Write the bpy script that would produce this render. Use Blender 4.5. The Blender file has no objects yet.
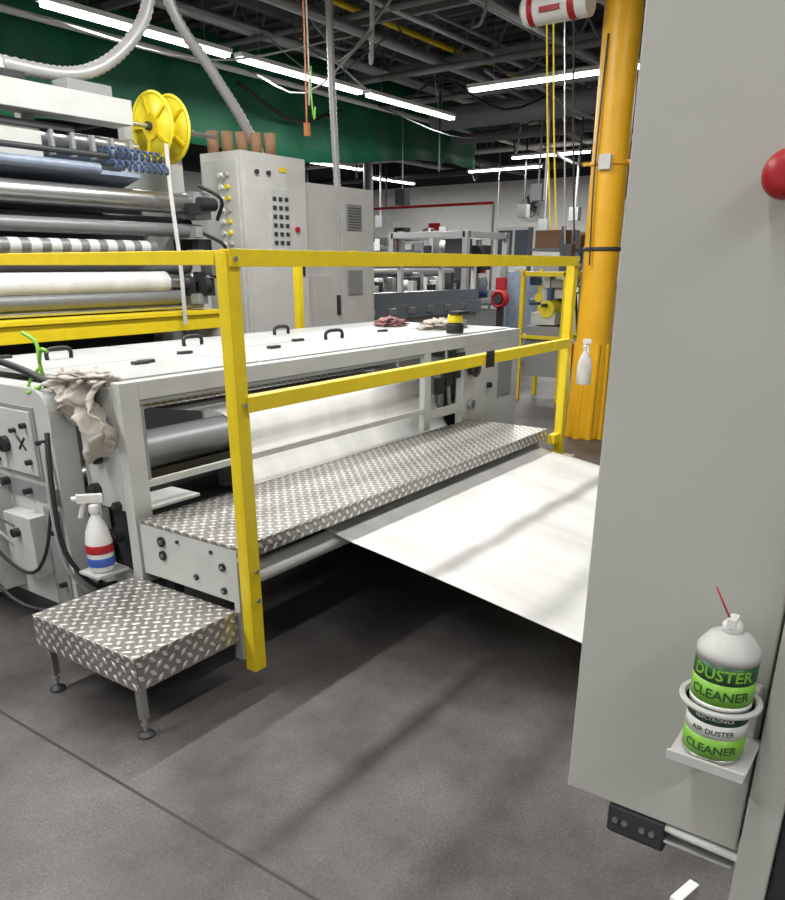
import bpy, bmesh, math, random
from mathutils import Vector, Matrix, noise
random.seed(11)
scene=bpy.context.scene
# ---------------------------------------------------------------- materials
def newmat(name):
    m=bpy.data.materials.new(name); m.use_nodes=True
    nt=m.node_tree; b=nt.nodes['Principled BSDF']
    return m,nt,b
def mat(name,col,rough=.5,metal=0.,var=.06,scale=6.,bump=0.,emit=0.,stretch=None):
    m,nt,b=newmat(name)
    c=(*col,1)
    b.inputs['Roughness'].default_value=rough
    b.inputs['Metallic'].default_value=metal
    if emit:
        b.inputs['Emission Color'].default_value=c; b.inputs['Emission Strength'].default_value=emit
    tc=nt.nodes.new('ShaderNodeTexCoord'); n=nt.nodes.new('ShaderNodeTexNoise')
    n.inputs['Scale'].default_value=scale; n.inputs['Detail'].default_value=4
    if stretch:
        mp=nt.nodes.new('ShaderNodeMapping'); mp.inputs['Scale'].default_value=stretch
        nt.links.new(tc.outputs['Object'],mp.inputs[0]); nt.links.new(mp.outputs[0],n.inputs['Vector'])
    else: nt.links.new(tc.outputs['Object'],n.inputs['Vector'])
    mx=nt.nodes.new('ShaderNodeMix'); mx.data_type='RGBA'
    mx.inputs[6].default_value=tuple(max(0,v*(1-var*2)) for v in col)+(1,)
    mx.inputs[7].default_value=tuple(min(1,v*(1+var)) for v in col)+(1,)
    nt.links.new(n.outputs['Fac'],mx.inputs[0]); nt.links.new(mx.outputs[2],b.inputs['Base Color'])
    if bump:
        bp=nt.nodes.new('ShaderNodeBump'); bp.inputs['Strength'].default_value=bump; bp.inputs['Distance'].default_value=.01
        nt.links.new(n.outputs['Fac'],bp.inputs['Height']); nt.links.new(bp.outputs[0],b.inputs['Normal'])
    return m
M={}
M['grey']=mat('painted_light_grey',(.54,.55,.53),.42,var=.1)
M['lid']=mat('hood_lid_grey',(.46,.47,.46),.38,var=.14,scale=2.5)
M['grey2']=mat('painted_mid_grey',(.26,.27,.27),.5)
M['cab']=mat('cabinet_grey',(.47,.47,.435),.5,var=.06,scale=3,bump=.05)
M['white']=mat('white_paint',(.58,.58,.56),.45,var=.08)
M['plastic']=mat('white_plastic',(.78,.78,.76),.3)
M['yellow']=mat('safety_yellow',(.80,.60,.015),.42,var=.09,scale=14)
M['yellow2']=mat('column_yellow',(.84,.44,.010),.4,var=.08,scale=5)
M['ylime']=mat('reel_yellow',(.78,.66,.03),.4)
M['black']=mat('black_rubber',(.018,.018,.02),.55)
M['dark']=mat('dark_grey_metal',(.05,.052,.056),.5,metal=.3)
M['steel']=mat('brushed_steel',(.55,.55,.55),.3,metal=.9,scale=30)
M['roll']=mat('roller_grey',(.20,.205,.21),.38,metal=.2,scale=20)
M['film']=mat('white_film',(.73,.73,.71),.36,var=.18,scale=1,stretch=(6,.45,.45))
M['red']=mat('red_plastic',(.42,.012,.02),.35)
M['blue']=mat('blue_hose',(.05,.09,.20),.4)
M['bluefilm']=mat('bluish_film',(.26,.31,.40),.3,var=.25,scale=12)
M['blugrey']=mat('blue_grey_paint',(.13,.155,.18),.5)
M['green']=mat('green_tarp',(.003,.12,.055),.6,var=.2,scale=3)
M['lime']=mat('lime_label',(.22,.50,.05),.4)
M['dgreen']=mat('dark_green_label',(.02,.09,.03),.4)
M['core']=mat('cardboard_core',(.30,.17,.09),.8)
M['rag']=mat('cloth',(.50,.46,.41),.9,var=.2,scale=25,bump=.4)
M['pink']=mat('pink_cloth',(.4,.2,.2),.9,var=.3,scale=20)
M['wall']=mat('white_wall',(.78,.78,.76),.8)
M['ceil']=mat('ceiling_deck',(.10,.105,.105),.8,var=.2,scale=1)
M['truss']=mat('truss_grey',(.22,.22,.22),.6,metal=.2)
M['pipe']=mat('pipe_grey',(.34,.34,.34),.4,metal=.3)
M['hose']=mat('white_flex_hose',(.46,.46,.46),.4,metal=.3)
M['orange']=mat('orange_cable',(.45,.16,.06),.5)
M['bluelab']=mat('blue_label',(.05,.12,.5),.4)
M['dkglass']=mat('window_glass',(.08,.1,.12),.1)
M['tube']=mat('fluorescent_tube',(1,.99,.95),.5,emit=9,var=0)
M['fix']=mat('lamp_housing',(.8,.8,.78),.5)
def diamond():
    m,nt,b=newmat('diamond_plate'); N=nt.nodes.new; L=nt.links.new
    tc=N('ShaderNodeTexCoord'); g=N('ShaderNodeNewGeometry')
    s=N('ShaderNodeSeparateXYZ'); L(tc.outputs['Object'],s.inputs[0])
    sn=N('ShaderNodeSeparateXYZ'); L(g.outputs['True Normal'],sn.inputs[0])
    def mt(op,a,bb=None,cc=None):
        n=N('ShaderNodeMath'); n.operation=op
        for i,v in enumerate((a,bb,cc)):
            if v is None: continue
            if isinstance(v,(int,float)): n.inputs[i].default_value=v
            else: L(v,n.inputs[i])
        return n.outputs[0]
    ax=mt('GREATER_THAN',mt('ABSOLUTE',sn.outputs[0]),.6)
    az=mt('GREATER_THAN',mt('ABSOLUTE',sn.outputs[2]),.6)
    def mix(a,bb,f): return mt('ADD',mt('MULTIPLY',a,mt('SUBTRACT',1,f)),mt('MULTIPLY',bb,f))
    u=mix(s.outputs[0],s.outputs[1],ax); v=mix(s.outputs[2],s.outputs[1],az)
    k=1/.0385/1.4142
    p=mt('MULTIPLY',mt('ADD',u,v),k); q=mt('MULTIPLY',mt('SUBTRACT',u,v),k)
    fp=mt('SUBTRACT',mt('FRACT',p),.5); fq=mt('SUBTRACT',mt('FRACT',q),.5)
    par=mt('ABSOLUTE',mt('MODULO',mt('ADD',mt('FLOOR',p),mt('FLOOR',q)),2))
    e1=mix(fp,fq,par); e2=mix(fq,fp,par)
    d=mt('ADD',mt('POWER',mt('DIVIDE',mt('ABSOLUTE',e1),.56),1.3),mt('POWER',mt('DIVIDE',mt('ABSOLUTE',e2),.28),1.3))
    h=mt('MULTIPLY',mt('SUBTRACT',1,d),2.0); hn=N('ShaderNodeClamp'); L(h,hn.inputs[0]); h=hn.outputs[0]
    bp=N('ShaderNodeBump'); bp.inputs['Strength'].default_value=1.0; bp.inputs['Distance'].default_value=.0045
    L(h,bp.inputs['Height']); L(bp.outputs[0],b.inputs['Normal'])
    no=N('ShaderNodeTexNoise'); no.inputs['Scale'].default_value=4; no.inputs['Detail'].default_value=5; L(tc.outputs['Object'],no.inputs['Vector'])
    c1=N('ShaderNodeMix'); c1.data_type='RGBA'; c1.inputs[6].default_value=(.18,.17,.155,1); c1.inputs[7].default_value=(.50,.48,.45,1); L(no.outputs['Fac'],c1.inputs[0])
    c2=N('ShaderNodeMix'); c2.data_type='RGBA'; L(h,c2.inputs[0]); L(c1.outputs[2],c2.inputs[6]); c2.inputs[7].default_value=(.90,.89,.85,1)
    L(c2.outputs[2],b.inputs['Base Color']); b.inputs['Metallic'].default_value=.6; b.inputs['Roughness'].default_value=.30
    return m
M['dia']=diamond()
def floormat():
    m,nt,b=newmat('worn_floor'); N=nt.nodes.new; L=nt.links.new
    tc=N('ShaderNodeTexCoord')
    a=N('ShaderNodeTexNoise'); a.inputs['Scale'].default_value=1.5; a.inputs['Detail'].default_value=8; a.inputs['Roughness'].default_value=.7
    f=N('ShaderNodeTexNoise'); f.inputs['Scale'].default_value=110; f.inputs['Detail'].default_value=4
    L(tc.outputs['Object'],a.inputs[0]); L(tc.outputs['Object'],f.inputs[0])
    r=N('ShaderNodeValToRGB'); r.color_ramp.elements[0].position=.36; r.color_ramp.elements[1].position=.66
    r.color_ramp.elements[0].color=(.043,.039,.038,1); r.color_ramp.elements[1].color=(.125,.116,.112,1); L(a.outputs['Fac'],r.inputs[0])
    mx=N('ShaderNodeMix'); mx.data_type='RGBA'; mx.blend_type='OVERLAY'; mx.inputs[0].default_value=.8
    L(r.outputs[0],mx.inputs[6]); L(f.outputs['Fac'],mx.inputs[7]); L(mx.outputs[2],b.inputs['Base Color'])
    b.inputs['Roughness'].default_value=.48
    bp=N('ShaderNodeBump'); bp.inputs['Strength'].default_value=.4; bp.inputs['Distance'].default_value=.004
    L(f.outputs['Fac'],bp.inputs['Height']); L(bp.outputs[0],b.inputs['Normal'])
    return m
M['floor']=floormat()
# ---------------------------------------------------------------- builder
class B:
    def __init__(s,name): s.name=name; s.bm=bmesh.new(); s.ml=[]
    def mi(s,k):
        if k not in s.ml: s.ml.append(k)
        return s.ml.index(k)
    def faces(s,vs,fs,k,smooth=False):
        v=[s.bm.verts.new(p) for p in vs]; i=s.mi(k)
        for f in fs:
            try:
                q=s.bm.faces.new([v[j] for j in f]); q.material_index=i; q.smooth=smooth
            except ValueError: pass
        return v
    def box(s,lo,hi,k,rot=None,piv=None):
        x0,y0,z0=lo;x1,y1,z1=hi
        vs=[Vector(p) for p in [(x0,y0,z0),(x1,y0,z0),(x1,y1,z0),(x0,y1,z0),(x0,y0,z1),(x1,y0,z1),(x1,y1,z1),(x0,y1,z1)]]
        if rot:
            c=Vector(piv) if piv else sum(vs,Vector())/8
            R=Matrix.Rotation(math.radians(rot[1]),3,rot[0]); vs=[R@(v-c)+c for v in vs]
        s.faces(vs,[(0,3,2,1),(4,5,6,7),(0,1,5,4),(1,2,6,5),(2,3,7,6),(3,0,4,7)],k)
    def prism(s,poly,ax,lo,hi,k):
        n=len(poly)
        def P(a,b,t): return {'x':(t,a,b),'y':(a,t,b),'z':(a,b,t)}[ax]
        vs=[P(a,b,lo) for a,b in poly]+[P(a,b,hi) for a,b in poly]
        fs=[tuple(range(n)),tuple(range(2*n-1,n-1,-1))]+[(i,i+n,(i+1)%n+n,(i+1)%n) for i in range(n)]
        s.faces(vs,fs,k)
    def frame(s,d):
        d=d.normalized(); u=d.orthogonal().normalized(); return u,d.cross(u)
    def cyl(s,p0,p1,r,k,r1=None,seg=24,cap=None):
        p0=Vector(p0);p1=Vector(p1); r1=r if r1 is None else r1
        u,w=s.frame(p1-p0); vs=[]
        for p,rr in ((p0,r),(p1,r1)):
            for i in range(seg):
                a=2*math.pi*i/seg; vs.append(p+u*math.cos(a)*rr+w*math.sin(a)*rr)
        s.faces(vs,[(i,(i+1)%seg,(i+1)%seg+seg,i+seg) for i in range(seg)],k,True)
        kk=cap or k
        s.faces(vs[:seg],[tuple(range(seg-1,-1,-1))],kk); s.faces(vs[seg:],[tuple(range(seg))],kk)
    def bar(s,p0,p1,w,k,h=None):
        p0=Vector(p0);p1=Vector(p1);h=h or w
        d=(p1-p0).normalized(); up=Vector((0,0,1)) if abs(d.z)<.95 else Vector((1,0,0))
        a=d.cross(up).normalized(); b=a.cross(d)
        vs=[p+a*sx*w/2+b*sz*h/2 for p in (p0,p1) for sx,sz in ((-1,-1),(1,-1),(1,1),(-1,1))]
        s.faces(vs,[(0,1,2,3),(7,6,5,4),(0,4,5,1),(1,5,6,2),(2,6,7,3),(3,7,4,0)],k)
    def tube(s,pts,r,k,seg=8,corr=0,step=None):
        P=[Vector(p) for p in pts]
        Q=[]
        if len(P)>2:
            E=[P[0]*2-P[1]]+P+[P[-1]*2-P[-2]]
            for i in range(1,len(E)-2):
                L=(E[i+1]-E[i]).length; n=max(4,int(L/(step or .06)))
                for j in range(n):
                    t=j/n; a,b,c,d=E[i-1:i+3]
                    Q.append(.5*((2*b)+(c-a)*t+(2*a-5*b+4*c-d)*t*t+(3*b-a-3*c+d)*t**3))
            Q.append(P[-1])
        else:
            L=(P[1]-P[0]).length; n=max(1,int(L/step)) if step else 1
            Q=[P[0].lerp(P[1],j/n) for j in range(n+1)]
        vs=[];u=None
        for i,p in enumerate(Q):
            d=(Q[min(i+1,len(Q)-1)]-Q[max(i-1,0)]).normalized()
            if u is None: u=d.orthogonal().normalized()
            u=(u-d*u.dot(d)).normalized(); w=d.cross(u)
            rr=r*(1-corr*(i%2))
            for j in range(seg):
                a=2*math.pi*j/seg; vs.append(p+(u*math.cos(a)+w*math.sin(a))*rr)
        n=len(Q)
        s.faces(vs,[(i*seg+j,i*seg+(j+1)%seg,(i+1)*seg+(j+1)%seg,(i+1)*seg+j) for i in range(n-1) for j in range(seg)]+[tuple(range(seg-1,-1,-1)),tuple((n-1)*seg+j for j in range(seg))],k,True)
    def lathe(s,prof,c,k,seg=28,axis=None):
        c=Vector(c); ax=Vector(axis or (0,0,1)).normalized(); u,w=s.frame(ax)
        vs=[c+ax*z+(u*math.cos(2*math.pi*i/seg)+w*math.sin(2*math.pi*i/seg))*r for r,z in prof for i in range(seg)]
        n=len(prof)
        s.faces(vs,[(a*seg+i,a*seg+(i+1)%seg,(a+1)*seg+(i+1)%seg,(a+1)*seg+i) for a in range(n-1) for i in range(seg)]+[tuple(range(seg-1,-1,-1)),tuple((n-1)*seg+j for j in range(seg))],k,True)
    def torus(s,c,axis,R,r,k,seg=32,ss=8):
        c=Vector(c); ax=Vector(axis).normalized(); u,w=s.frame(ax); vs=[]
        for i in range(seg):
            a=2*math.pi*i/seg; d=u*math.cos(a)+w*math.sin(a)
            for j in range(ss):
                b=2*math.pi*j/ss; vs.append(c+d*(R+r*math.cos(b))+ax*r*math.sin(b))
        s.faces(vs,[(i*ss+j,((i+1)%seg)*ss+j,((i+1)%seg)*ss+(j+1)%ss,i*ss+(j+1)%ss) for i in range(seg) for j in range(ss)],k,True)
    def blob(s,c,sc,k,amp=.25,fr=3,seed=0,sub=4):
        t=bmesh.new(); bmesh.ops.create_icosphere(t,subdivisions=sub,radius=1)
        o=Vector((seed*3.1,seed*1.7,0)); vs=[];idx={}
        for i,v in enumerate(t.verts):
            idx[v]=i; n=noise.noise(v.co*fr+o)+.5*noise.noise(v.co*fr*2.3+o)
            p=v.co*(1+amp*n); q=Vector((p.x*sc[0],p.y*sc[1],max(p.z,-.5)*sc[2])); vs.append(Vector(c)+q)
        s.faces(vs,[tuple(idx[v] for v in f.verts) for f in t.faces],k,True); t.free()
    def sheet(s,fn,nu,nv,k,smooth=True):
        vs=[fn(i/nu,j/nv) for i in range(nu+1) for j in range(nv+1)]
        s.faces(vs,[(i*(nv+1)+j,(i+1)*(nv+1)+j,(i+1)*(nv+1)+j+1,i*(nv+1)+j+1) for i in range(nu) for j in range(nv)],k,smooth)
    def done(s,bevel=.004,thick=0):
        bmesh.ops.recalc_face_normals(s.bm,faces=s.bm.faces)
        me=bpy.data.meshes.new(s.name)
        co=[v.co for v in s.bm.verts]
        o=Vector(((min(c.x for c in co)+max(c.x for c in co))/2,(min(c.y for c in co)+max(c.y for c in co))/2,min(c.z for c in co)))
        bmesh.ops.translate(s.bm,verts=s.bm.verts,vec=-o)
        s.bm.to_mesh(me); s.bm.free()
        for k in s.ml: me.materials.append(M[k])
        ob=bpy.data.objects.new(s.name,me); ob.location=o; scene.collection.objects.link(ob)
        if thick:
            q=ob.modifiers.new('s','SOLIDIFY'); q.thickness=thick; q.offset=0
        if bevel:
            q=ob.modifiers.new('b','BEVEL'); q.width=bevel; q.segments=2; q.limit_method='ANGLE'; q.angle_limit=math.radians(50)
        return ob
def textmesh(b,body,size,k,xf):
    cu=bpy.data.curves.new('t','FONT'); cu.body=body; cu.size=size; cu.align_x='CENTER'; cu.resolution_u=2; cu.offset=size*.02
    ob=bpy.data.objects.new('t',cu); scene.collection.objects.link(ob)
    dg=bpy.context.evaluated_depsgraph_get(); me=bpy.data.meshes.new_from_object(ob.evaluated_get(dg))
    b.faces([xf(v.co.x,v.co.y) for v in me.vertices],[tuple(p.vertices) for p in me.polygons],k)
    bpy.data.objects.remove(ob)
# ---------------------------------------------------------------- room
X0,X1,Y0,Y1,ZC=-4,24,-5,18,5.6
b=B('floor'); b.box((X0,Y0,-.1),(X1,Y1,0),'floor'); b.done(0)
b=B('floor_joint'); b.box((1.170,-4,.0),(1.180,6,.0012),'black'); b.done(0)
b=B('ceiling'); b.box((X0,Y0,ZC),(X1,Y1,ZC+.1),'ceil')
for i in range(70): b.box((X0+.4*i,Y0,ZC-.05),(X0+.4*i+.18,Y1,ZC),'ceil')
b.done(0)
b=B('wall_far'); b.box((X1,Y0,0),(X1+.1,Y1,4.1),'wall'); b.box((X1,Y0,4.1),(X1+.1,Y1,ZC),'dark'); b.done(0)
b=B('wall_left'); b.box((X0,Y1,0),(X1,Y1+.1,4.0),'wall'); b.box((X0,Y1,4.0),(X1,Y1+.1,ZC),'dark'); b.done(0)
b=B('wall_right'); b.box((X0,Y0-.1,0),(X1,Y0,ZC),'wall'); b.done(0)
b=B('wall_back'); b.box((X0-.1,Y0,0),(X0,Y1,ZC),'wall'); b.done(0)
b=B('window_1')
b.box((23.9,11.6,1.75),(23.99,12.9,2.75),'white'); b.box((23.87,11.7,1.85),(23.9,12.2,2.65),'dkglass'); b.box((23.87,12.3,1.85),(23.9,12.8,2.65),'dkglass'); b.done(0)
b=B('door_1'); b.box((23.9,9.3,0),(23.99,10.4,2.2),'grey2'); b.box((23.87,9.4,.02),(23.9,10.3,2.1),'blugrey'); b.cyl((23.86,10.2,1),(23.80,10.2,1),.03,'steel'); b.done(0)
b=B('roof_truss')
for X in (7.5,10,12.5,15,17.5,20,22.5):
    b.box((X-.05,Y0,5.38),(X+.05,Y1,5.5),'truss'); b.box((X-.04,Y0,4.72),(X+.04,Y1,4.8),'truss')
    y=Y0
    while y<Y1-.7:
        b.bar((X,y,4.76),(X,y+.35,5.44),.035,'truss'); b.bar((X,y+.35,5.44),(X,y+.7,4.76),.035,'truss'); y+=.7
for Y in (0.5,6.3,9.2,12,15): b.box((X0,Y-.07,5.05),(X1,Y+.07,5.35),'truss')
b.done(0)
b=B('ceiling_pipework')
for (Y,z,r,k) in [(5.2,4.45,.05,'pipe'),(5.5,4.55,.03,'pipe'),(5.9,4.9,.04,'truss'),(6.6,4.6,.035,'hose'),(7.0,4.95,.03,'pipe'),(7.3,4.5,.06,'pipe'),(7.7,4.9,.04,'yellow'),(8.6,4.6,.03,'truss'),(9,4.7,.08,'pipe'),(9.5,4.3,.04,'white'),(4.4,4.62,.02,'truss'),(3.8,4.8,.04,'truss'),(3.2,4.5,.05,'truss'),(2.1,4.6,.03,'white'),(12,4.3,.1,'pipe'),(14,4.4,.06,'white'),(1.2,4.4,.06,'pipe')]:
    b.cyl((2,Y,z),(23.9,Y,z),r,k,seg=10)
for (X,z,r,k) in [(9.2,4.6,.04,'truss'),(10.6,5.0,.03,'pipe'),(11.4,4.4,.05,'truss'),(13.8,4.5,.05,'pipe'),(14.4,4.75,.03,'truss'),(16.3,4.2,.12,'truss'),(17.8,4.5,.05,'pipe'),(19,4.3,.06,'white'),(21,4.1,.1,'dark')]:
    b.cyl((X,-3,z),(X,17.9,z),r,k,seg=10)
for i in range(44):
    x=7+random.random()*12; y=2+random.random()*9; d=Vector((random.uniform(-1,1),random.uniform(-1,1),0)).normalized()*random.uniform(1.5,3.5)
    a=Vector((x,y,random.uniform(4.0,4.9))); c=a+d
    b.tube([a,a.lerp(c,.5)-Vector((0,0,random.uniform(.15,.5))),c],random.choice([.012,.02,.03]),random.choice(['black','truss','dark','pipe','hose']),seg=5,step=.3)
# conduit drops from the pipe runs
for i in range(14):
    x=random.uniform(12.5,21); y=x*random.uniform(.30,.9)+1
    z=random.uniform(2.6,3.4); b.cyl((x,y,z),(x,y,4.6),random.choice([.012,.02,.03]),random.choice(['pipe','truss','dark']),seg=8)
    if i%2: b.box((x-.1,y-.12,z-.3),(x+.1,y+.12,z),random.choice(['grey2','dark']))
b.done(0)
b=B('air_duct'); b.cyl((14,3.5,4.2),(23.8,3.5,4.2),.3,'truss'); b.cyl((14,3.5,4.2),(14,9,4.2),.2,'truss')
for i in range(9): b.torus((14.6+i,3.5,4.2),(1,0,0),.3,.02,'pipe')
for i in (0,1): b.cyl((15+i*6,3.5,4.4),(15+i*6,3.5,5.6),.015,'steel')
b.done(0)
b=B('green_tarp')
b.sheet(lambda u,v:Vector((4.5+12.8*u,10+.06*math.sin(u*60+v*2)+.03*math.sin(v*9),3.15+1.5*v+.12*math.sin(u*9)*(1-v)+u*.5)),140,6,'green'); b.done(0,.01)
def arealight(name,ob,loc,L,W,power,rot=(0,0,0)):
    l=bpy.data.lights.new(name,'AREA'); l.shape='RECTANGLE'; l.size=L; l.size_y=W; l.energy=power; l.color=(1,.99,.965)
    lo=bpy.data.objects.new(name,l); lo.parent=ob; lo.location=Vector(loc)-ob.location; lo.rotation_euler=rot
    scene.collection.objects.link(lo)
def lamp(x,y,z,axis,L,power):
    b=B('fluorescent_lamp'); d=Vector((1,0,0)) if axis=='x' else Vector((0,1,0)); c=Vector((x,y,z)); s=Vector((abs(d.y),abs(d.x),0))
    b.bar(c-d*L/2+Vector((0,0,.05)),c+d*L/2+Vector((0,0,.05)),.14,'fix',.05)
    for o in (-.035,.035): b.cyl(c-d*(L/2-.03)+s*o,c+d*(L/2-.03)+s*o,.018,'tube',seg=8)
    for t in (-.35,.35): b.cyl(c+d*L*t+Vector((0,0,.07)),c+d*L*t+Vector((0,0,ZC-z)),.004,'steel',seg=6)
    ob=b.done(0)
    if power: arealight('tube_light',ob,(x,y,z-.05),L,.16,power,(0,0,math.pi/2 if axis=='y' else 0))
for x in (6.5,9.15): lamp(x,8.0,4.0,'x',2.5,150)
lamp(11.8,8.0,4.0,'x',2.5,110)
lamp(11.2,5.25,4.0,'y',2.7,110)
lamp(18.4,8.6,4,'y',2.0,150); lamp(20.3,10.8,4,'y',2.2,130); lamp(17,14,4,'x',2.4,130); lamp(21,15,4,'x',2.4,60)
lamp(13.5,2,4,'y',2.4,110)
for x in (-1.5,1.3,4.1): lamp(x,3.6,4.0,'x',2.4,114)
for x in (-1,2.0,5.0): lamp(x,.6,4.0,'x',2.4,45)  # unseen fixtures, added to light the camera side
lamp(-1,-2.4,4.0,'x',2.4,66)  # another out-of-view fixture, added for light from behind the camera
lamp(2.5,6.4,4.1,'x',2.4,80)
# ---------------------------------------------------------------- diamond step
b=B('diamond_plate_step')
b.box((1.37,2.07,.30),(1.85,2.70,.333),'dia'); 
b.box((1.37,2.07,.20),(1.376,2.70,.30),'dia'); b.box((1.376,2.07,.20),(1.85,2.076,.30),'dia'); b.box((1.844,2.076,.2),(1.85,2.7,.3),'dia'); b.box((1.376,2.694,.2),(1.844,2.7,.3),'dia')
for x,y in ((1.40,2.10),(1.40,2.66),(1.81,2.66)):
    b.bar((x,y,.07),(x,y,.30),.03,'steel'); b.cyl((x,y,.012),(x,y,.09),.008,'steel',seg=12); b.lathe([(.032,0),(.032,.008),(.012,.022)],(x,y,0),'dark')
    b.cyl((x,y,.045),(x,y,.058),.016,'steel',seg=6)
b.done(.003)
# ---------------------------------------------------------------- walkway
b=B('diamond_plate_walkway')
b.box((1.86,2.05,.585),(4.62,2.64,.60),'dia'); b.box((1.86,2.05,.535),(4.62,2.056,.585),'dia')
for x in (1.862,4.58): 
    b.box((x,2.09,.36),(x+.03,2.64,.584),'grey')
b.box((1.858,2.057,.12),(1.90,2.088,.584),'grey'); b.box((1.853,2.057,.12),(1.858,2.10,.33),'grey2')
for y,z,r in ((2.14,.50,.016),(2.14,.40,.014),(2.50,.53,.022),(2.50,.47,.02),(2.30,.42,.012),(2.2,.55,.007),(2.4,.55,.007)):
    b.cyl((1.852,y,z),(1.863,y,z),r,'black',seg=20); b.cyl((1.849,y,z),(1.853,y,z),r*.45,'steel',seg=8)
b.box((1.9,2.58,.44),(4.58,2.62,.58),'grey2')
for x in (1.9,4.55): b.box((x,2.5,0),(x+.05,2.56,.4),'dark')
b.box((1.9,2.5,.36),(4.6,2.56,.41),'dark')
b.done(.003)
b=B('far_access_step'); b.box((4.80,2.1,.28),(5.25,2.6,.30),'dia'); b.box((4.80,2.1,.2),(4.806,2.6,.28),'dia'); b.box((4.80,2.1,.2),(5.25,2.106,.28),'dia')
for x in (4.83,5.2):
    for y in (2.13,2.57): b.bar((x,y,0),(x,y,.28),.03,'steel')
b.done(.002)
b=B('idler_roller'); b.cyl((1.90,2.13,.430),(4.57,2.13,.430),.048,'plastic'); b.cyl((1.893,2.13,.430),(1.9,2.13,.430),.02,'black'); b.done(.002)
# ---------------------------------------------------------------- film
path=[(3.85,.84),(3.3,.875),(3.05,.895),(2.99,.890),(2.93,.866),(2.903,.79),(2.90,.70),(2.86,.62),(2.80,.54),(2.5,.505),(2.17,.495),(2.08,.478),(2.0,.46),(.9,.285),(.42,.205)]
def film(u,v):
    t=u*(len(path)-1); i=min(int(t),len(path)-2); f=t-i
    y=path[i][0]*(1-f)+path[i+1][0]*f; z=path[i][1]*(1-f)+path[i+1][1]*f
    xl=2.68 if y>2.6 else 2.47; 
    if y<=2.9: xl=2.47+.21*max(0,min(1,(y-2.2)/.7))
    rip=(.0035*math.sin(v*31+y*1.5)+.003*math.sin(v*13-y*3))*(1 if y<2 else 0)
    return Vector((xl+(4.60-xl)*v,y,z+rip))
b=B('plastic_film_web'); b.sheet(film,105,60,'film'); b.done(0,.002)
b=B('rewind_roller_stand')
b.cyl((2.36,.3,.2),(4.75,.3,.2),.1,'roll')
for x in (2.3,4.75): b.box((x,.1,0),(x+.06,.5,.5),'grey')
b.box((2.36,.02,0),(4.75,.1,.08),'dark'); b.done()
# ---------------------------------------------------------------- coating machine hood / frame
b=B('film_coating_machine')
g='grey'
b.box((1.86,2.66,.30),(1.95,2.72,1.16),g)
b.box((1.95,2.66,1.085),(5.37,2.72,1.16),g)
b.box((4.08,2.66,.60),(4.15,2.70,1.085),g); b.box((4.56,2.66,.0),(4.74,2.72,1.085),g); b.box((4.74,2.66,0),(5.37,2.69,1.085),g)
b.box((1.95,2.662,.715),(4.08,2.684,.745),g); b.box((1.95,2.665,1.065),(4.08,2.68,1.085),'grey2')
b.box((1.95,2.665,.745),(1.97,2.68,1.06),'grey2')
b.box((4.15,2.665,.66),(4.56,2.685,.72),g)
b.box((5.31,2.72,0),(5.37,3.95,1.16),g)
for i,(xa,xb) in enumerate(((1.86,2.72),(2.735,3.60),(3.615,4.48),(4.495,5.37))):
    b.box((xa,2.74,1.145),(xb,3.28,1.165),'lid'); b.box((xa,3.295,1.145),(xb,3.95,1.165),'lid')
b.box((1.86,3.9,1.06),(5.31,3.95,1.144),g)
for x in (2.72,3.60,4.48): b.box((x-.03,2.722,1.12),(x+.03,3.9,1.144),g)
b.box((1.86,2.722,.62),(1.90,2.97,1.143),g); b.box((1.86,2.722,.24),(1.90,2.97,.33),g); b.box((1.86,2.9,.33),(1.90,2.97,.62),g)
b.box((1.91,2.722,.24),(1.94,2.97,.62),'dark')
for y,z,r in ((2.86,.84,.03),(2.90,.69,.03),(2.80,.50,.035),(2.9,.42,.03),(2.76,.64,.02),(2.9,1.05,.012)):
    b.cyl((1.835,y,z),(1.87,y,z),r,'black'); b.cyl((1.825,y,z),(1.836,y,z),r*.6,'dark')
c=[(4.5,.12),(2.99,.12),(2.99,1.0)]+[(3.09-.10*math.cos(a),1.0+.12*math.sin(a)) for a in [math.pi/12*i for i in range(1,7)]]+[(4.5,1.12)]
b.prism(c,'x',1.74,1.855,g); b.box((1.76,3.02,0),(1.86,4.5,.12),'dark')
b.prism([(4.4,.72),(3.10,.72),(3.10,1.04),(4.4,1.04)],'x',1.733,1.742,'grey2')
b.box((1.725,3.12,.74),(1.735,4.4,1.02),g)
b.box((1.60,3.42,.16),(1.74,3.95,.66),'white'); b.box((1.59,3.50,.45),(1.602,3.62,.60),'grey2'); b.box((1.595,3.66,.2),(1.60,3.9,.62),g)
b.box((1.66,3.14,.28),(1.74,3.36,.56),g); b.cyl((1.63,3.25,.48),(1.665,3.25,.48),.02,'black')
b.box((1.73,3.02,.13),(1.742,3.14,.6),'grey2'); b.box((1.735,2.995,.62),(1.742,4.4,.70),'grey2')
for y,z,r in ((3.34,.86,.036),(3.5,.92,.012),(3.16,.96,.012),(3.16,.80,.012),(3.62,.8,.02),(3.22,.66,.014),(3.25,.93,.01),(3.42,.78,.01),(3.05,.9,.01),(3.05,.5,.012),(3.05,.25,.012),(3.4,.68,.018)):
    b.cyl((1.70,y,z),(1.745,y,z),r,'black')
for a in (45,135): b.box((1.722,3.17,.87),(1.727,3.25,.882),'black',rot=('X',a))
b.tube([(1.70,3.34,.86),(1.62,3.4,.7),(1.58,3.36,.45),(1.64,3.2,.3),(1.66,3.05,.42),(1.72,3.02,.7)],.008,'black')
b.tube([(1.72,3.5,.92),(1.6,3.45,.8),(1.58,3.3,.6),(1.66,3.28,.5)],.006,'grey2')
b.tube([(1.70,3.6,.55),(1.56,3.5,.4),(1.58,3.25,.18),(1.66,3.0,.16),(1.80,2.9,.25)],.01,'black')
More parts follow.
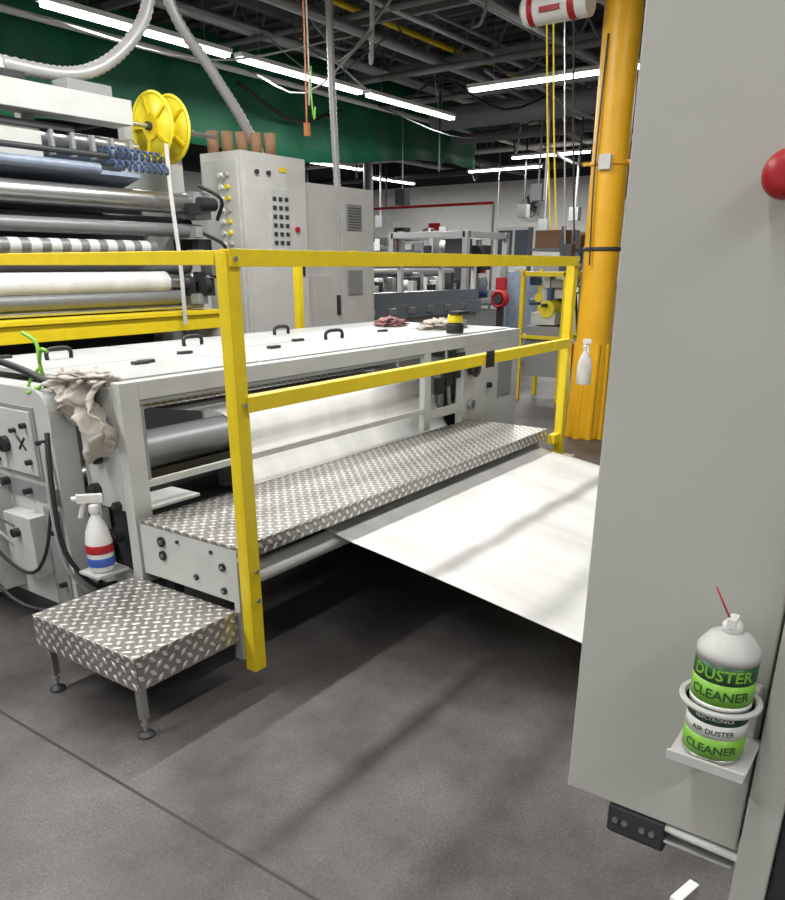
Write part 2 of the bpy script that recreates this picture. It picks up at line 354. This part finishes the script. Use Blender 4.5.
b.tube([(1.70,3.7,.75),(1.58,3.6,.62),(1.60,3.4,.52),(1.68,3.3,.38)],.009,'hose')
b.tube([(1.72,2.99,.95),(1.68,2.95,.7),(1.68,2.93,.45),(1.76,2.88,.28),(1.86,2.86,.26)],.011,'black')
b.tube([(1.72,4.4,1.2),(1.74,3.9,1.24),(1.75,3.4,1.22),(1.76,3.12,1.18),(1.80,3.0,1.12)],.016,'black',step=.02)
b.tube([(1.72,3.03,.9),(1.69,3.0,.6),(1.70,2.97,.36),(1.78,2.93,.2)],.009,'hose')
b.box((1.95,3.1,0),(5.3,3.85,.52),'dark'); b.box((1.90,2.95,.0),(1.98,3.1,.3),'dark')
# internals
b.cyl((2.12,2.995,.79),(2.68,2.995,.79),.088,'roll',cap='steel'); b.torus((2.12,2.995,.79),(1,0,0),.078,.01,'steel'); b.cyl((2.09,2.995,.79),(2.12,2.995,.79),.06,'dark'); b.cyl((1.94,2.995,.79),(2.09,2.995,.79),.03,'steel')
b.cyl((2.68,2.995,.79),(4.6,2.995,.79),.086,'roll')
b.cyl((1.95,3.45,.62),(5.3,3.45,.62),.07,'steel')
b.box((1.96,3.30,.925),(4.5,3.8,.935),'dia',rot=('X',3)); b.box((1.96,3.82,.86),(5.2,3.86,.95),'blugrey')
b.cyl((1.96,3.6,1.05),(5.2,3.6,1.05),.03,'dark')
b.box((4.64,2.9,.5),(4.70,3.4,1.0),g)
b.box((2.42,2.72,.60),(2.60,2.76,.715),'black'); b.box((1.96,2.70,.60),(2.25,2.9,.615),'film')
for i in range(3): b.box((4.20+.1*i,2.63,.82+.04*i),(4.27+.1*i,2.67,.92+.04*i),'black'); 
b.cyl((4.62,2.64,.95),(4.62,2.60,.95),.05,'black'); b.torus((4.62,2.60,.95),(0,1,0),.05,.012,'dark'); b.cyl((4.50,2.64,1.0),(4.50,2.61,1.0),.028,'yellow'); b.cyl((4.90,2.655,.80),(4.90,2.63,.80),.02,'black')
b.box((4.45,2.645,.98),(4.55,2.662,1.06),'dark'); b.cyl((4.64,2.655,.70),(4.64,2.62,.70),.03,'steel'); b.cyl((4.98,2.66,.98),(4.98,2.64,.98),.02,'black'); b.box((5.05,2.65,.7),(5.25,2.66,1.0),'grey2')
b.box((1.98,2.725,1.085),(4.05,2.78,1.115),'fix')  # made-up housing for the fill light added under the hood
def handle(x,y,w=.13):
    d=Vector((1,0,0)); c=Vector((x,y,1.165))
    b.tube([c-d*w/2,c-d*w/2+Vector((0,0,.035)),c-d*w*.3+Vector((0,0,.05)),c+d*w*.3+Vector((0,0,.05)),c+d*w/2+Vector((0,0,.035)),c+d*w/2],.011,'black',step=.012)
handle(3.85,3.2,.16); handle(3.9,3.7,.13); handle(3.05,3.6,.13); handle(4.9,3.5,.13); handle(2.2,3.6,.13)
for x,y in ((2.3,3.1),(2.35,3.12),(3.2,3.1),(2.05,3.85),(3.6,3.28),(4.48,3.28),(2.72,3.28)): b.box((x-.04,y-.018,1.16),(x+.04,y+.018,1.18),'dark')
ob=b.done(.005)
arealight('added_hood_fill',ob,(3.0,2.79,1.075),2.0,.04,5.5,(math.radians(14),0,0))  # invented source, added to brighten film and roller inside the hood
b=B('cleaning_rag')
def rg(u,v):
    y=2.70+.36*u; z=1.17-.30*v*(.75+.35*math.sin(u*5+.5))+.015*math.sin(u*40)*v
    return Vector((1.835-.045*math.sin(u*17+v*3)-.06*v*(1-v)*2-.05*noise.noise(Vector((u*6,v*6,1)))-.02*noise.noise(Vector((u*15,v*15,4))),y+.03*math.sin(v*7),z))
b.sheet(rg,60,45,'rag'); b.blob((1.86,2.88,1.17),(.07,.14,.03),'rag',.6,4,4)
b.done(0,.005)
b=B('cleaning_rag'); b.blob((5.0,3.1,1.165+.02),(.22,.12,.045),'rag',.7,4,2); b.done(0)
b=B('cleaning_rag'); b.blob((4.95,3.55,1.165+.02),(.12,.1,.04),'pink',.6,4,5); b.done(0)
b=B('tape_dispenser'); b.lathe([(.055,0),(.06,.01),(.06,.06),(.03,.07)],(4.66,2.80,1.1655),'black'); b.lathe([(.05,0),(.05,.05),(.03,.06)],(4.66,2.80,1.235),'yellow'); b.box((4.60,2.74,1.29),(4.74,2.82,1.31),'black'); b.done(.003)
b=B('green_cable_clip'); b.tube([(1.80,3.08,1.12),(1.79,3.08,1.22),(1.80,3.1,1.30),(1.78,3.16,1.34)],.008,'lime'); b.tube([(1.79,3.08,1.22),(1.77,3.02,1.28),(1.78,2.99,1.27)],.007,'lime'); b.tube([(1.80,3.1,1.2),(1.78,3.15,1.15),(1.74,3.12,1.10),(1.76,3.05,1.13)],.007,'lime'); b.done(0)
# ---------------------------------------------------------------- safety railing
b=B('yellow_safety_railing'); k='yellow'
def angle_post(x,y,z0,z1,w=.06):
    b.box((x-w/2,y-.004,z0),(x+w/2,y+.004,z1),k); b.box((x-w/2,y+.0045,z0),(x-w/2+.008,y+w*.8,z1),k)
angle_post(1.885,1.995,.085,1.64)
b.box((1.866,2.0,.36),(1.91,2.05,.42),k); b.box((1.866,2.0,.48),(1.91,2.05,.53),k)
angle_post(4.745,1.995,.34,1.62); b.box((4.63,2.001,.50),(4.76,2.05,.56),k)
b.box((1.865,1.982,1.595),(4.77,1.990,1.65),k); b.box((1.865,1.991,1.642),(4.77,2.03,1.65),k)
b.box((1.90,1.982,1.11),(4.73,1.990,1.165),k); b.box((1.90,1.991,1.157),(4.73,2.03,1.165),k)
b.box((1.853,2.05,1.60),(1.861,4.05,1.645),k); b.box((1.862,2.05,1.638),(1.90,4.05,1.646),k)
b.box((1.863,4.0,1.168),(1.90,4.05,1.635),k)
for z in (1.62,1.14,.39,.51): b.cyl((1.885,1.974,z),(1.885,1.985,z),.009,'steel',seg=6)
for z in (1.62,1.14): b.cyl((4.745,1.974,z),(4.745,1.985,z),.009,'steel',seg=6)
b.box((3.62,1.972,1.095),(3.70,1.981,1.18),'black')
b.done(.0015)
b=B('yellow_bollard_post'); b.bar((4.75,4.3,0),(4.75,4.3,1.62),.055,k); b.box((4.68,4.23,0),(4.82,4.37,.01),k); b.done(.002)
# ---------------------------------------------------------------- spray bottles
def spray_bottle(x,y,z,s=1.,label='bluelab',ang=0,body='plastic'):
    b=B('spray_bottle'); c=(x,y,z)
    b.lathe([(.036*s,0),(.042*s,.008*s),(.043*s,.10*s),(.036*s,.14*s),(.022*s,.175*s),(.014*s,.19*s),(.014*s,.205*s)],c,body)
    if label:
        b.lathe([(.0435*s,.02*s),(.0438*s,.045*s),(.0438*s,.05*s)],c,label); b.lathe([(.0437*s,.065*s),(.0437*s,.095*s)],c,'red')
    b.lathe([(.018*s,.20*s),(.018*s,.225*s),(.012*s,.23*s)],c,'plastic')
    d=Vector((math.cos(ang),math.sin(ang),0)); C=Vector(c)
    b.bar(C+Vector((0,0,.245*s))-d*.03*s,C+Vector((0,0,.25*s))+d*.05*s,.022*s,'plastic',.028*s)
    b.bar(C+Vector((0,0,.235*s))+d*.03*s,C+Vector((0,0,.185*s))+d*.045*s,.01*s,'plastic',.012*s)
    b.cyl(C+Vector((0,0,.25*s))+d*.05*s,C+Vector((0,0,.25*s))+d*.064*s,.009*s,'plastic')
    return b.done(.002)
spray_bottle(1.77,2.81,.365,1.3,'bluelab',2.6)
b=B('bottle_shelf_bracket'); b.box((1.70,2.745,.35),(1.858,2.88,.364),'grey'); b.done(.002)
spray_bottle(4.86,1.93,.87,1.1,None,-2.4); 
spray_bottle(1.475,.235,0,1.1,'bluelab',2.9)
# ---------------------------------------------------------------- near control cabinet
b=B('control_cabinet')
b.box((.80,.084,.967),(1.15,.291,2.25),'cab')
b.box((.785,.045,0),(.84,.080,2.3),'cab')
b.box((.80,-.35,0),(1.2,.043,2.2),'dark')
b.box((.81,.165,.915),(.95,.235,.966),'dark'); b.box((.80,.165,.925),(.81,.235,.964),'dark')
for y in (.178,.19,.212,.224):
    b.cyl((.797,y,.945),(.801,y,.945),.004,'steel',seg=8)
b.cyl((.81,.080,.952),(.81,.165,.956),.006,'plastic'); b.box((.80,.084,.938),(.815,.165,.943),'steel')
b.done(.003)
b=B('emergency_stop_button'); b.lathe([(.011,0),(.011,.012),(.018,.014),(.020,.018),(.020,.026),(.016,.031),(.008,.033)],(.799,.144,1.672),'red',axis=(-1,0,0)); b.done(.0005)
cx,cy=.748,.120
b=B('can_holder')
b.lathe([(.034,0),(.040,0),(.040,.004),(.034,.004),(.034,0)],(cx,cy,1.183),'white',seg=40)
b.box((.78,cy-.03,1.183),(.797,cy+.03,1.187),'white')
b.box((cx-.036,cy-.040,1.118),(.797,cy+.036,1.122),'white'); b.box((cx-.038,cy-.040,1.118),(cx-.035,cy+.036,1.130),'white')
b.box((.794,cy-.032,1.118),(.7985,cy+.032,1.187),'white'); b.done(.001)
b=B('aerosol_duster_can'); C=(cx,cy,1.1225); R=.0300
b.lathe([(R-.002,0),(R,.003),(R,.006)],C,'steel',seg=40)
b.lathe([(R,.006),(R,.030)],C,'lime',seg=40); b.lathe([(R,.030),(R,.046)],C,'plastic',seg=40); b.lathe([(R,.046),(R,.062)],C,'dgreen',seg=40); b.lathe([(R,.062),(R,.068)],C,'plastic',seg=40)
b.lathe([(R,.068),(R,.092)],C,'lime',seg=40); b.lathe([(R,.092),(R,.112)],C,'dgreen',seg=40); b.lathe([(R,.112),(R,.120),(R-.002,.124),(R-.009,.134),(.012,.139)],C,'white',seg=40)
b.lathe([(.010,.138),(.010,.146),(.006,.151)],C,'plastic'); b.box((cx-.012,cy-.004,1.1225+.146),(cx+.006,cy+.004,1.1225+.155),'plastic')
b.tube([(cx-.006,cy+.002,1.275),(cx-.004,cy+.02,1.305)],.001,'red')
def wrap(a0,zb):
    def f(x,y):
        a=a0+x/(R+.0004); return Vector((cx+(R+.0004)*math.cos(a),cy+(R+.0004)*math.sin(a),zb+y))
    return f
a0=math.pi+.1
textmesh(b,'DUSTER',.017,'lime',wrap(a0,1.1225+.0965)); textmesh(b,'CLEANER',.0145,'dgreen',wrap(a0,1.1225+.075)); textmesh(b,'AIR DUSTER',.008,'dgreen',wrap(a0,1.1225+.035)); textmesh(b,'CLEANER',.013,'dgreen',wrap(a0,1.1225+.013)); textmesh(b,'ELECTRONICS',.006,'plastic',wrap(a0,1.1225+.051))
b.done(0)
# ---------------------------------------------------------------- crane column
b=B('yellow_jib_crane')
cx2,cy2=7.28,2.82
b.lathe([(.185,0),(.19,.02),(.19,.05),(.185,.3),(.178,.7),(.165,.95),(.162,1.0),(.160,3.2),(.162,5.3)],(cx2,cy2,0),'yellow2',seg=36)
for a in range(9):
    t=a/9*2*math.pi+.2; b.cyl((cx2+.175*math.cos(t),cy2+.175*math.sin(t),0),(cx2+.15*math.cos(t+.1),cy2+.15*math.sin(t+.1),.9),.035,'yellow2',seg=10)
for z,r in ((2.42,.175),(1.72,.175)): b.lathe([(r-.01,0),(r,.005),(r,.03),(r-.01,.035)],(cx2,cy2,z),'yellow2' if z>2 else 'dark')
b.box((cx2-.2,cy2-.08,2.38),(cx2-.17,cy2+.03,2.5),'white')
b.bar((cx2,cy2-.2,2.45),(cx2,cy2+.25,2.45),.03,'yellow2'); b.tube([(cx2-.17,cy2+.05,3.4),(cx2-.19,cy2+.06,2.4),(cx2-.2,cy2+.03,1.6)],.008,'dark')
b.cyl((cx2,cy2,4.2),(cx2-3,cy2+2.2,4.25),.05,'yellow2')
b.done(.003)
b=B('chain_hoist')
b.cyl((6.95,2.98,3.62),(6.95,3.55,3.62),.12,'plastic'); b.cyl((6.95,3.45,3.62),(6.95,3.50,3.62),.123,'red'); b.cyl((6.95,3.08,3.62),(6.95,3.14,3.62),.123,'red'); b.box((6.86,3.15,3.72),(7.04,3.4,3.84),'dark'); b.cyl((6.95,3.12,3.8),(6.95,3.12,4.17),.02,'steel')
b.cyl((6.95,3.55,3.62),(6.95,3.58,3.62),.09,'grey2'); b.box((6.82,3.2,3.56),(6.84,3.38,3.6),'red')
for dy,kk,zz in ((3.36,'yellow',1.9),(3.30,'yellow',1.9),(3.2,'steel',1.7),(3.12,'black',1.8)): b.tube([(6.95,dy,3.55),(6.98,dy-.06,2.7),(7.0,dy-.14,zz)],.008,kk,step=.1)
b.box((6.96,2.98,1.55),(7.04,3.06,1.78),'dark'); b.done(.003)
# ---------------------------------------------------------------- slitter with rollers
b=B('roller_slitting_machine')
XL,XR=.8,4.68
b.box((XL,5.2,2.55),(4.04,5.42,2.71),'grey'); b.box((XL,5.3,2.28),(3.35,5.34,2.46),'grey'); b.box((XL,5.28,2.46),(3.6,5.4,2.5),'dark')
b.box((2.2,5.22,2.71),(2.5,5.4,2.78),'dark'); b.box((3.05,5.22,2.71),(3.25,5.32,2.76),'black'); b.cyl((3.12,5.26,2.76),(3.12,5.26,2.82),.03,'steel'); b.box((3.55,5.22,2.71),(3.9,5.4,2.78),'grey2')
for i in range(5): b.cyl((XL,5.35+.12*i,2.42-.055*i),(4.15,5.35+.12*i,2.42-.055*i),.05,'bluefilm' if i%2 else 'steel',seg=16)
for i in range(5): b.box((3.4+.16*i,5.27,2.30),(3.43+.16*i,5.31,2.46),'grey2')
b.box((XL,5.25,2.17),(4.1,5.6,2.20),'bluefilm',rot=('X',-14))
b.cyl((XL,5.2,2.24),(3.7,5.2,2.24),.035,'bluefilm'); b.cyl((XL,5.22,2.33),(3.9,5.22,2.33),.02,'dark')
pts=[]
for i in range(90):
    a=i/90*18*math.pi; pts.append((3.75+.5*i/90,5.12+.03*math.cos(a),2.27+.03*math.sin(a)))
b.tube(pts,.009,'blue',seg=6,step=.02)
pts=[(p[0]+.03,p[1]+.1,p[2]+.09) for p in pts]; b.tube(pts,.009,'blue',seg=6,step=.02)
def roll(y,z,r,k,xa=XL,xb=XR-.05,cap='dark'): b.cyl((xa,y,z),(xb,y,z),r,k,cap=cap,seg=28)
roll(5.28,2.06,.075,'steel'); roll(5.40,1.90,.065,'dark'); roll(5.25,1.86,.05,'roll'); 
for i in range(13): 
    xa=2.2+.15*i; b.cyl((xa,5.25,1.725),(xa+.08,5.25,1.725),.052,'white'); b.cyl((xa+.08,5.25,1.725),(xa+.15,5.25,1.725),.050,'roll')
roll(5.25,1.725,.049,'white',XL,2.2)
roll(5.45,1.60,.07,'roll'); roll(5.33,1.47,.085,'film',XL,4.28); roll(5.30,1.355,.055,'roll',XL,4.4); roll(5.33,1.47,.05,'steel',4.28,4.6); roll(5.3,1.28,.02,'steel'); roll(5.5,1.15,.08,'dark')
b.box((XL,5.15,1.10),(4.68,5.35,1.215),'yellow'); b.box((XL,5.13,1.216),(4.68,5.37,1.25),'yellow')
b.box((XL,5.95,.3),(4.6,6.0,2.1),'dark')
b.box((4.6,5.5,.0),(4.72,6.3,2.5),'grey'); b.box((4.55,5.2,1.95),(4.72,5.5,2.15),'grey2'); b.box((4.50,5.18,1.36),(4.68,5.5,1.5),'dark'); b.box((4.55,5.2,1.66),(4.7,5.5,1.80),'black')
b.cyl((4.56,5.16,2.06),(4.72,5.16,2.06),.05,'black'); b.cyl((4.5,5.14,1.44),(4.56,5.14,1.44),.07,'black'); b.box((4.60,5.1,1.52),(4.66,5.25,1.64),'steel')
b.box((4.64,5.2,0),(4.74,5.5,1.099),'grey'); b.box((XL,5.2,0),(XL+.1,6.3,2.54),'grey'); b.box((XL+.1,5.4,0),(4.6,5.9,.9),'dark')
for z in (1.55,1.85,2.2): b.tube([(4.6,5.2,z),(4.75,5.1,z-.1),(4.78,5.2,z-.25)],.015,'black')
for i in range(5): b.box((4.45+.04*(i%2),5.14,1.3+.17*i),(4.56,5.22,1.38+.17*i),('grey2','black','steel')[i%3])
b.sheet(lambda u,v:Vector((4.22+.04*v+.03*u,5.10+.01*math.sin(u*7),2.45-1.3*u)),20,2,'white')
b.box((4.12,5.42,2.3),(4.2,5.5,2.62),'grey'); b.box((3.3,5.421,2.3),(3.4,5.5,2.7),'grey')
b.done(.003)
b=B('yellow_cable_reel')
for X in (4.27,4.43):
    b.lathe([(.06,-.004),(.225,-.004),(.225,.004),(.06,.004)],(X,5.28,2.58),'ylime',axis=(1,0,0),seg=40)
    b.torus((X,5.28,2.58),(1,0,0),.228,.013,'ylime',seg=40)
    for i in range(5):
        a=i*2*math.pi/5; b.bar((X-.008,5.28+.05*math.cos(a),2.58+.05*math.sin(a)),(X-.008,5.28+.21*math.cos(a),2.58+.21*math.sin(a)),.03,'yellow',.02)
b.cyl((4.25,5.28,2.58),(4.46,5.28,2.58),.09,'yellow'); b.cyl((4.22,5.28,2.58),(4.5,5.28,2.58),.03,'dark'); b.cyl((4.05,5.28,2.58),(4.9,5.28,2.58),.018,'steel'); b.done(0)
b=B('flexible_vacuum_hose')
b.tube([(2.2,5.5,2.92),(3.3,5.5,2.85),(3.9,5.5,2.90),(4.35,5.5,3.2),(4.56,5.5,3.6),(4.6,5.5,4.5)],.050,'hose',14,.16,.026)
b.tube([(2.2,6.2,3.55),(3.2,6.2,3.52),(4.2,6.1,3.55),(4.9,5.9,3.85)],.05,'hose',14,.16,.026)
b.tube([(4.9,5.8,4.4),(4.95,5.75,3.6),(5.3,5.7,3.17),(5.62,5.7,2.85),(5.85,5.7,2.56)],.05,'hose',14,.16,.026)
b.tube([(6.96,5.75,4.6),(6.98,5.75,3.7),(7.0,5.75,3.1),(7.04,5.75,2.37)],.04,'hose',12,.16,.026)
b.done(0)
b=B('hanging_air_line')
b.tube([(5.72,5.0,4.6),(5.73,5.0,3.4),(5.72,5.0,2.75)],.008,'orange',step=.1); b.tube([(5.76,5.0,4.6),(5.77,5.0,3.2),(5.76,5.0,2.9)],.008,'rag',step=.1)
b.tube([(5.80,5.0,3.2),(5.79,5.0,3.0),(5.82,5.0,2.8),(5.84,5.0,2.9)],.007,'lime',step=.1); b.box((5.70,4.98,2.66),(5.74,5.02,2.76),'orange'); b.done(0)
# ---------------------------------------------------------------- electrical cabinets
b=B('electrical_cabinet')
b.box((5.29,5.40,.05),(6.13,5.92,2.54),'white'); b.box((5.31,5.385,.15),(6.11,5.40,2.48),'white'); b.box((5.35,5.44,0),(6.1,5.9,.05),'dark')
b.box((5.275,5.44,.15),(5.29,5.88,2.48),'white')
for i in range(7): b.cyl((5.24,5.56,1.78+i*.095),(5.275,5.56,1.78+i*.095),.02,'ylime' if i%3 else 'rag',seg=14); b.cyl((5.24,5.64,1.78+i*.095),(5.275,5.64,1.78+i*.095),.02,'plastic',seg=14)
b.box((5.60,5.37,1.72),(5.86,5.385,2.26),'grey')
for i in range(3):
    for j in range(6): b.box((5.63+.08*i,5.36,1.78+.075*j),(5.675+.08*i,5.37,1.815+.075*j),'dark')
b.cyl((5.96,5.385,1.92),(5.96,5.36,1.92),.025,'red'); b.cyl((5.45,5.385,2.38),(5.45,5.36,2.38),.02,'dark'); b.cyl((5.6,5.385,2.38),(5.6,5.36,2.38),.02,'dark'); b.box((6.02,5.37,1.5),(6.05,5.385,1.7),'black'); b.box((5.75,5.375,2.40),(5.84,5.385,2.44),'yellow')
b.done(.004)
b=B('cardboard_core')
for i in range(5):
    x=5.35+.10*i;y=5.80-.08*i
    b.lathe([(.042,0),(.052,0),(.052,.18),(.042,.18),(.042,.01)],(x,y,2.542),'core',seg=20)
b.done(0)
b=B('electrical_cabinet'); b.box((6.18,5.5,.05),(7.35,6.0,2.36),'white'); b.box((6.2,5.485,.1),(6.75,5.5,2.3),'white'); b.box((6.77,5.485,.1),(7.33,5.5,2.3),'white'); b.box((6.25,5.55,0),(7.3,5.95,.05),'dark')
b.box((6.85,5.47,1.95),(7.1,5.485,2.2),'grey2'); 
for i in range(8): b.box((6.87,5.465,1.97+.027*i),(7.08,5.471,1.98+.027*i),'dark')
b.box((6.66,5.46,1.1),(6.70,5.485,1.3),'black'); b.box((6.9,5.47,1.65),(7.0,5.485,1.75),'yellow'); b.box((6.85,5.47,1.30),(7.1,5.485,1.55),'grey2'); b.box((6.3,5.47,1.0),(6.55,5.485,1.5),'grey'); b.done(.004)
# ---------------------------------------------------------------- background machines
b=B('printing_press')
b.box((7.5,6.0,0),(10.6,6.9,.95),'grey2'); b.box((7.45,5.95,.95),(10.65,6.95,1.12),'blugrey'); 
for i in range(9): b.cyl((7.55+.35*i,6.0,1.2),(7.55+.35*i,6.9,1.2),.045,'steel',seg=14)
b.box((7.5,5.97,1.12),(10.6,6.0,1.27),'blugrey'); b.box((7.5,6.9,1.12),(10.6,6.93,1.27),'blugrey')
for x in (7.6,8.6,9.6,10.5): b.box((x,6.0,1.2),(x+.06,6.06,1.62),'grey'); b.box((x,6.84,1.2),(x+.06,6.9,1.62),'grey')
b.box((7.6,6.02,1.56),(10.55,6.06,1.62),'steel'); b.cyl((7.6,6.4,1.5),(10.5,6.4,1.5),.06,'roll')
for i in range(6): b.box((7.8+.45*i,5.93,1.0),(7.95+.45*i,5.95,1.08),'steel')
for i in range(18): b.box((7.6+.16*i,6.1+.05*(i%3),1.27),(7.68+.16*i,6.2+.1*(i%3),1.35+.05*(i%4)),('dark','steel','black','white','grey')[i%5])
b.done(.003)
def portal(name,x,y,w,d,h,k,parts=(),th=.09):
    b=B(name)
    for xx in (x,x+w):
        for yy in (y,y+d): b.bar((xx,yy,0),(xx,yy,h),th,k)
    for yy in (y,y+d): b.bar((x,yy,h-.05),(x+w,yy,h-.05),th,k); b.bar((x,yy,h*.5),(x+w,yy,h*.5),th*.8,k)
    for xx in (x,x+w): b.bar((xx,y,h-.05),(xx,y+d,h-.05),th,k); b.bar((xx,y,h*.5),(xx,y+d,h*.5),th*.8,k)
    for (lo,hi,kk) in parts: b.box(lo,hi,kk)
    return b
def junk(b,x0,x1,y0,y1,z0,z1,n,cols):
    for i in range(n):
        x=random.uniform(x0,x1);y=random.uniform(y0,y1);z=random.uniform(z0,z1);a=random.uniform(.04,.16);c=random.uniform(.04,.2)
        if random.random()<.5: b.box((x-a,y-a,z-c),(x+a,y+a,z+c),random.choice(cols))
        else:
            d=random.choice([Vector((a*2,0,0)),Vector((0,a*2,0)),Vector((0,0,a*2))]); p=Vector((x,y,z)); b.cyl(p-d,p+d,random.uniform(.02,.08),random.choice(cols),seg=12)
JC=['dark','grey2','steel','black','white','pipe','white','roll']
b=portal('laminator_frame',11.0,6.45,1.3,1.4,2.1,'pipe',[((11.1,6.5,.1),(12.2,7.8,.9),'grey2')]); b.cyl((11,6.9,1.3),(12.2,6.9,1.3),.2,'roll'); b.cyl((11,7.4,1.6),(12.2,7.4,1.6),.12,'dark'); junk(b,11.1,12.2,6.5,7.8,.8,2.0,40,JC+['red','blue']); b.done(.003)
b=portal('winder_frame',13.2,8.6,2.0,2.6,2.2,'pipe',[((13.4,8.8,.1),(15.1,11,1.1),'grey2')]); b.cyl((13.3,9.3,1.5),(15.1,9.3,1.5),.3,'white'); b.cyl((13.3,10.2,1.7),(15.1,10.2,1.7),.22,'roll'); junk(b,13.3,15.1,8.7,11,1,2.3,40,JC); b.done(.003)
b=portal('yellow_machine_guard',8.9,3.85,.5,.55,1.55,'yellow',[((8.95,3.9,.3),(9.35,4.35,.9),'grey2')],.05); b.cyl((8.95,4.1,1.1),(9.35,4.1,1.1),.10,'ylime'); junk(b,9.0,9.3,3.95,4.3,.9,1.45,16,['dark','ylime','grey','blue','grey2','white']); b.done(.003)
b=B('fire_hose_reel'); b.cyl((11.3,6.0,1.10),(11.42,6.0,1.10),.13,'red'); b.torus((11.3,6.0,1.10),(1,0,0),.11,.03,'red'); b.cyl((11.26,6.0,1.10),(11.46,6.0,1.10),.07,'dark'); b.box((11.33,5.95,0),(11.4,6.05,1.0),'dark'); b.box((11.25,5.9,0),(11.5,6.1,.05),'dark'); b.box((11.32,5.92,1.23),(11.42,6.08,1.42),'red'); b.done(.003)
b=B('paper_roll'); b.cyl((13,6.5,0),(13,6.5,1.5),.36,'bluefilm'); b.cyl((13,6.5,1.5),(13,6.5,1.52),.08,'core'); b.done(.01)
b=B('paper_roll'); b.cyl((14.2,5.6,0),(14.2,5.6,1.3),.45,'white'); b.cyl((14.2,5.6,1.3),(14.2,5.6,1.32),.08,'core'); b.done(.01)
b=B('red_safety_banner'); b.box((16.0,10.1,1.75),(16.04,10.4,2.5),'red'); b.bar((16.02,10.25,0),(16.02,10.25,1.75),.05,'dark'); b.box((15.8,10.1,0),(16.2,10.4,.04),'dark'); b.done(.003)
b=B('wall_fan'); b.torus((23.6,11.6,3.3),(1,0,0),.3,.025,'grey2'); b.cyl((23.55,11.6,3.3),(23.75,11.6,3.3),.1,'black')
for i in range(5):
    a=i*2*math.pi/5; b.bar((23.6,11.6,3.3),(23.6,11.6+.28*math.cos(a),3.3+.28*math.sin(a)),.03,'dark',.12)
b.bar((23.7,11.6,3.3),(23.99,11.6,3.3),.08,'black'); b.done(0)
b=B('storage_rack')
for x in (17,20):
    for y in (7.5,8.3,): b.bar((x,y,0),(x,y,2.4),.08,'blugrey')
for z in (.5,1.2,1.9): b.box((17,7.45,z),(20,8.35,z+.06),'grey2')
for i in range(6):
    for z,k3 in ((.56,'core'),(1.26,'white'),(1.96,'core')): b.box((17.05+.48*i,7.5,z),(17.45+.48*i,8.2,z+.28+.15*random.random()),k3 if (i+int(z*3))%3 else 'white')
b.done(.003)
b=portal('wall_shelving',21.8,12.9,1.0,4.4,2.6,'grey2',[((21.8,12.9,z),(22.8,17.3,z+.05),'grey2') for z in (.6,1.2,1.8)])
for z in (.65,1.25,1.85):
    for i in range(9): b.box((21.9,13.0+.47*i,z),(22.5,13.35+.47*i,z+random.uniform(.2,.5)),random.choice(['core','blue','white','red','dark','grey2','blugrey']))
b.done(.003)
b=portal('bag_making_machine',9.6,8.2,2.6,1.2,1.75,'blugrey',[((9.7,8.3,.1),(12.1,9.3,1.0),'grey2')]); b.cyl((9.7,8.6,1.35),(12.1,8.6,1.35),.18,'film'); b.cyl((9.7,9.1,1.55),(12.1,9.1,1.55),.1,'steel'); junk(b,9.7,12.1,8.2,9.4,1,2.1,40,JC+['blue']); b.done(.003)
b=B('dust_extraction_pipe'); b.cyl((16.5,12.5,0),(16.5,12.5,4.0),.12,'pipe'); b.cyl((16.5,12.4,2.9),(16.5,9,2.9),.03,'red'); b.cyl((16.5,9,0),(16.5,9,2.9),.03,'grey2'); b.done(0)
b=B('tool_cabinet'); b.box((8.2,1.9,0),(8.8,2.5,1.45),'grey2'); 
for i in range(5): b.box((8.19,1.93,.1+.25*i),(8.2,2.47,.32+.25*i),'grey'); b.box((8.17,2.1,.2+.25*i),(8.19,2.3,.22+.25*i),'steel')
b.box((8.3,2.0,1.45),(8.6,2.4,1.7),'blue'); b.done(.003)
b=portal('inspection_rewinder',9.8,1.2,2,2.2,1.9,'grey2',[((9.9,1.4,.1),(11.6,3.2,1.0),'grey2')]); b.cyl((10.2,1.3,1.3),(10.2,3.3,1.3),.2,'plastic'); junk(b,9.9,11.6,1.4,3.3,1,2.0,30,JC); b.done(.003)
b=B('pallet_truck'); b.box((12.0,4.6,.08),(13.1,4.75,.16),'dark'); b.box((12.0,5.0,.08),(13.1,5.15,.16),'dark'); b.box((11.85,4.6,.08),(12.0,5.15,.45),'red'); b.tube([(11.9,4.87,.4),(11.75,4.87,.9),(11.65,4.87,1.2)],.02,'black'); b.torus((11.63,4.87,1.26),(1,0,.3),.07,.014,'black')
for x,y in ((11.95,4.87),(13.0,4.67),(13.0,5.07)): b.cyl((x,y-.04,.06),(x,y+.04,.06),.06,'black')
b.done(.003)
# ---------------------------------------------------------------- world & camera
w=bpy.data.worlds.new('world'); scene.world=w; w.use_nodes=True
w.node_tree.nodes['Background'].inputs[0].default_value=(.8,.85,.9,1); w.node_tree.nodes['Background'].inputs[1].default_value=.2
cam=bpy.data.cameras.new('camera'); co=bpy.data.objects.new('camera',cam); scene.collection.objects.link(co); scene.camera=co
cam.sensor_width=36; cam.sensor_fit='AUTO'; cam.lens=761.5/900*36; cam.shift_y=(556-450)/900; cam.clip_start=.05; cam.clip_end=100
co.location=(0,0,1.6); co.rotation_euler=(math.radians(90-20.9),0,math.radians(35.5-90))
scene.view_settings.view_transform='Standard'; scene.view_settings.exposure=-.03
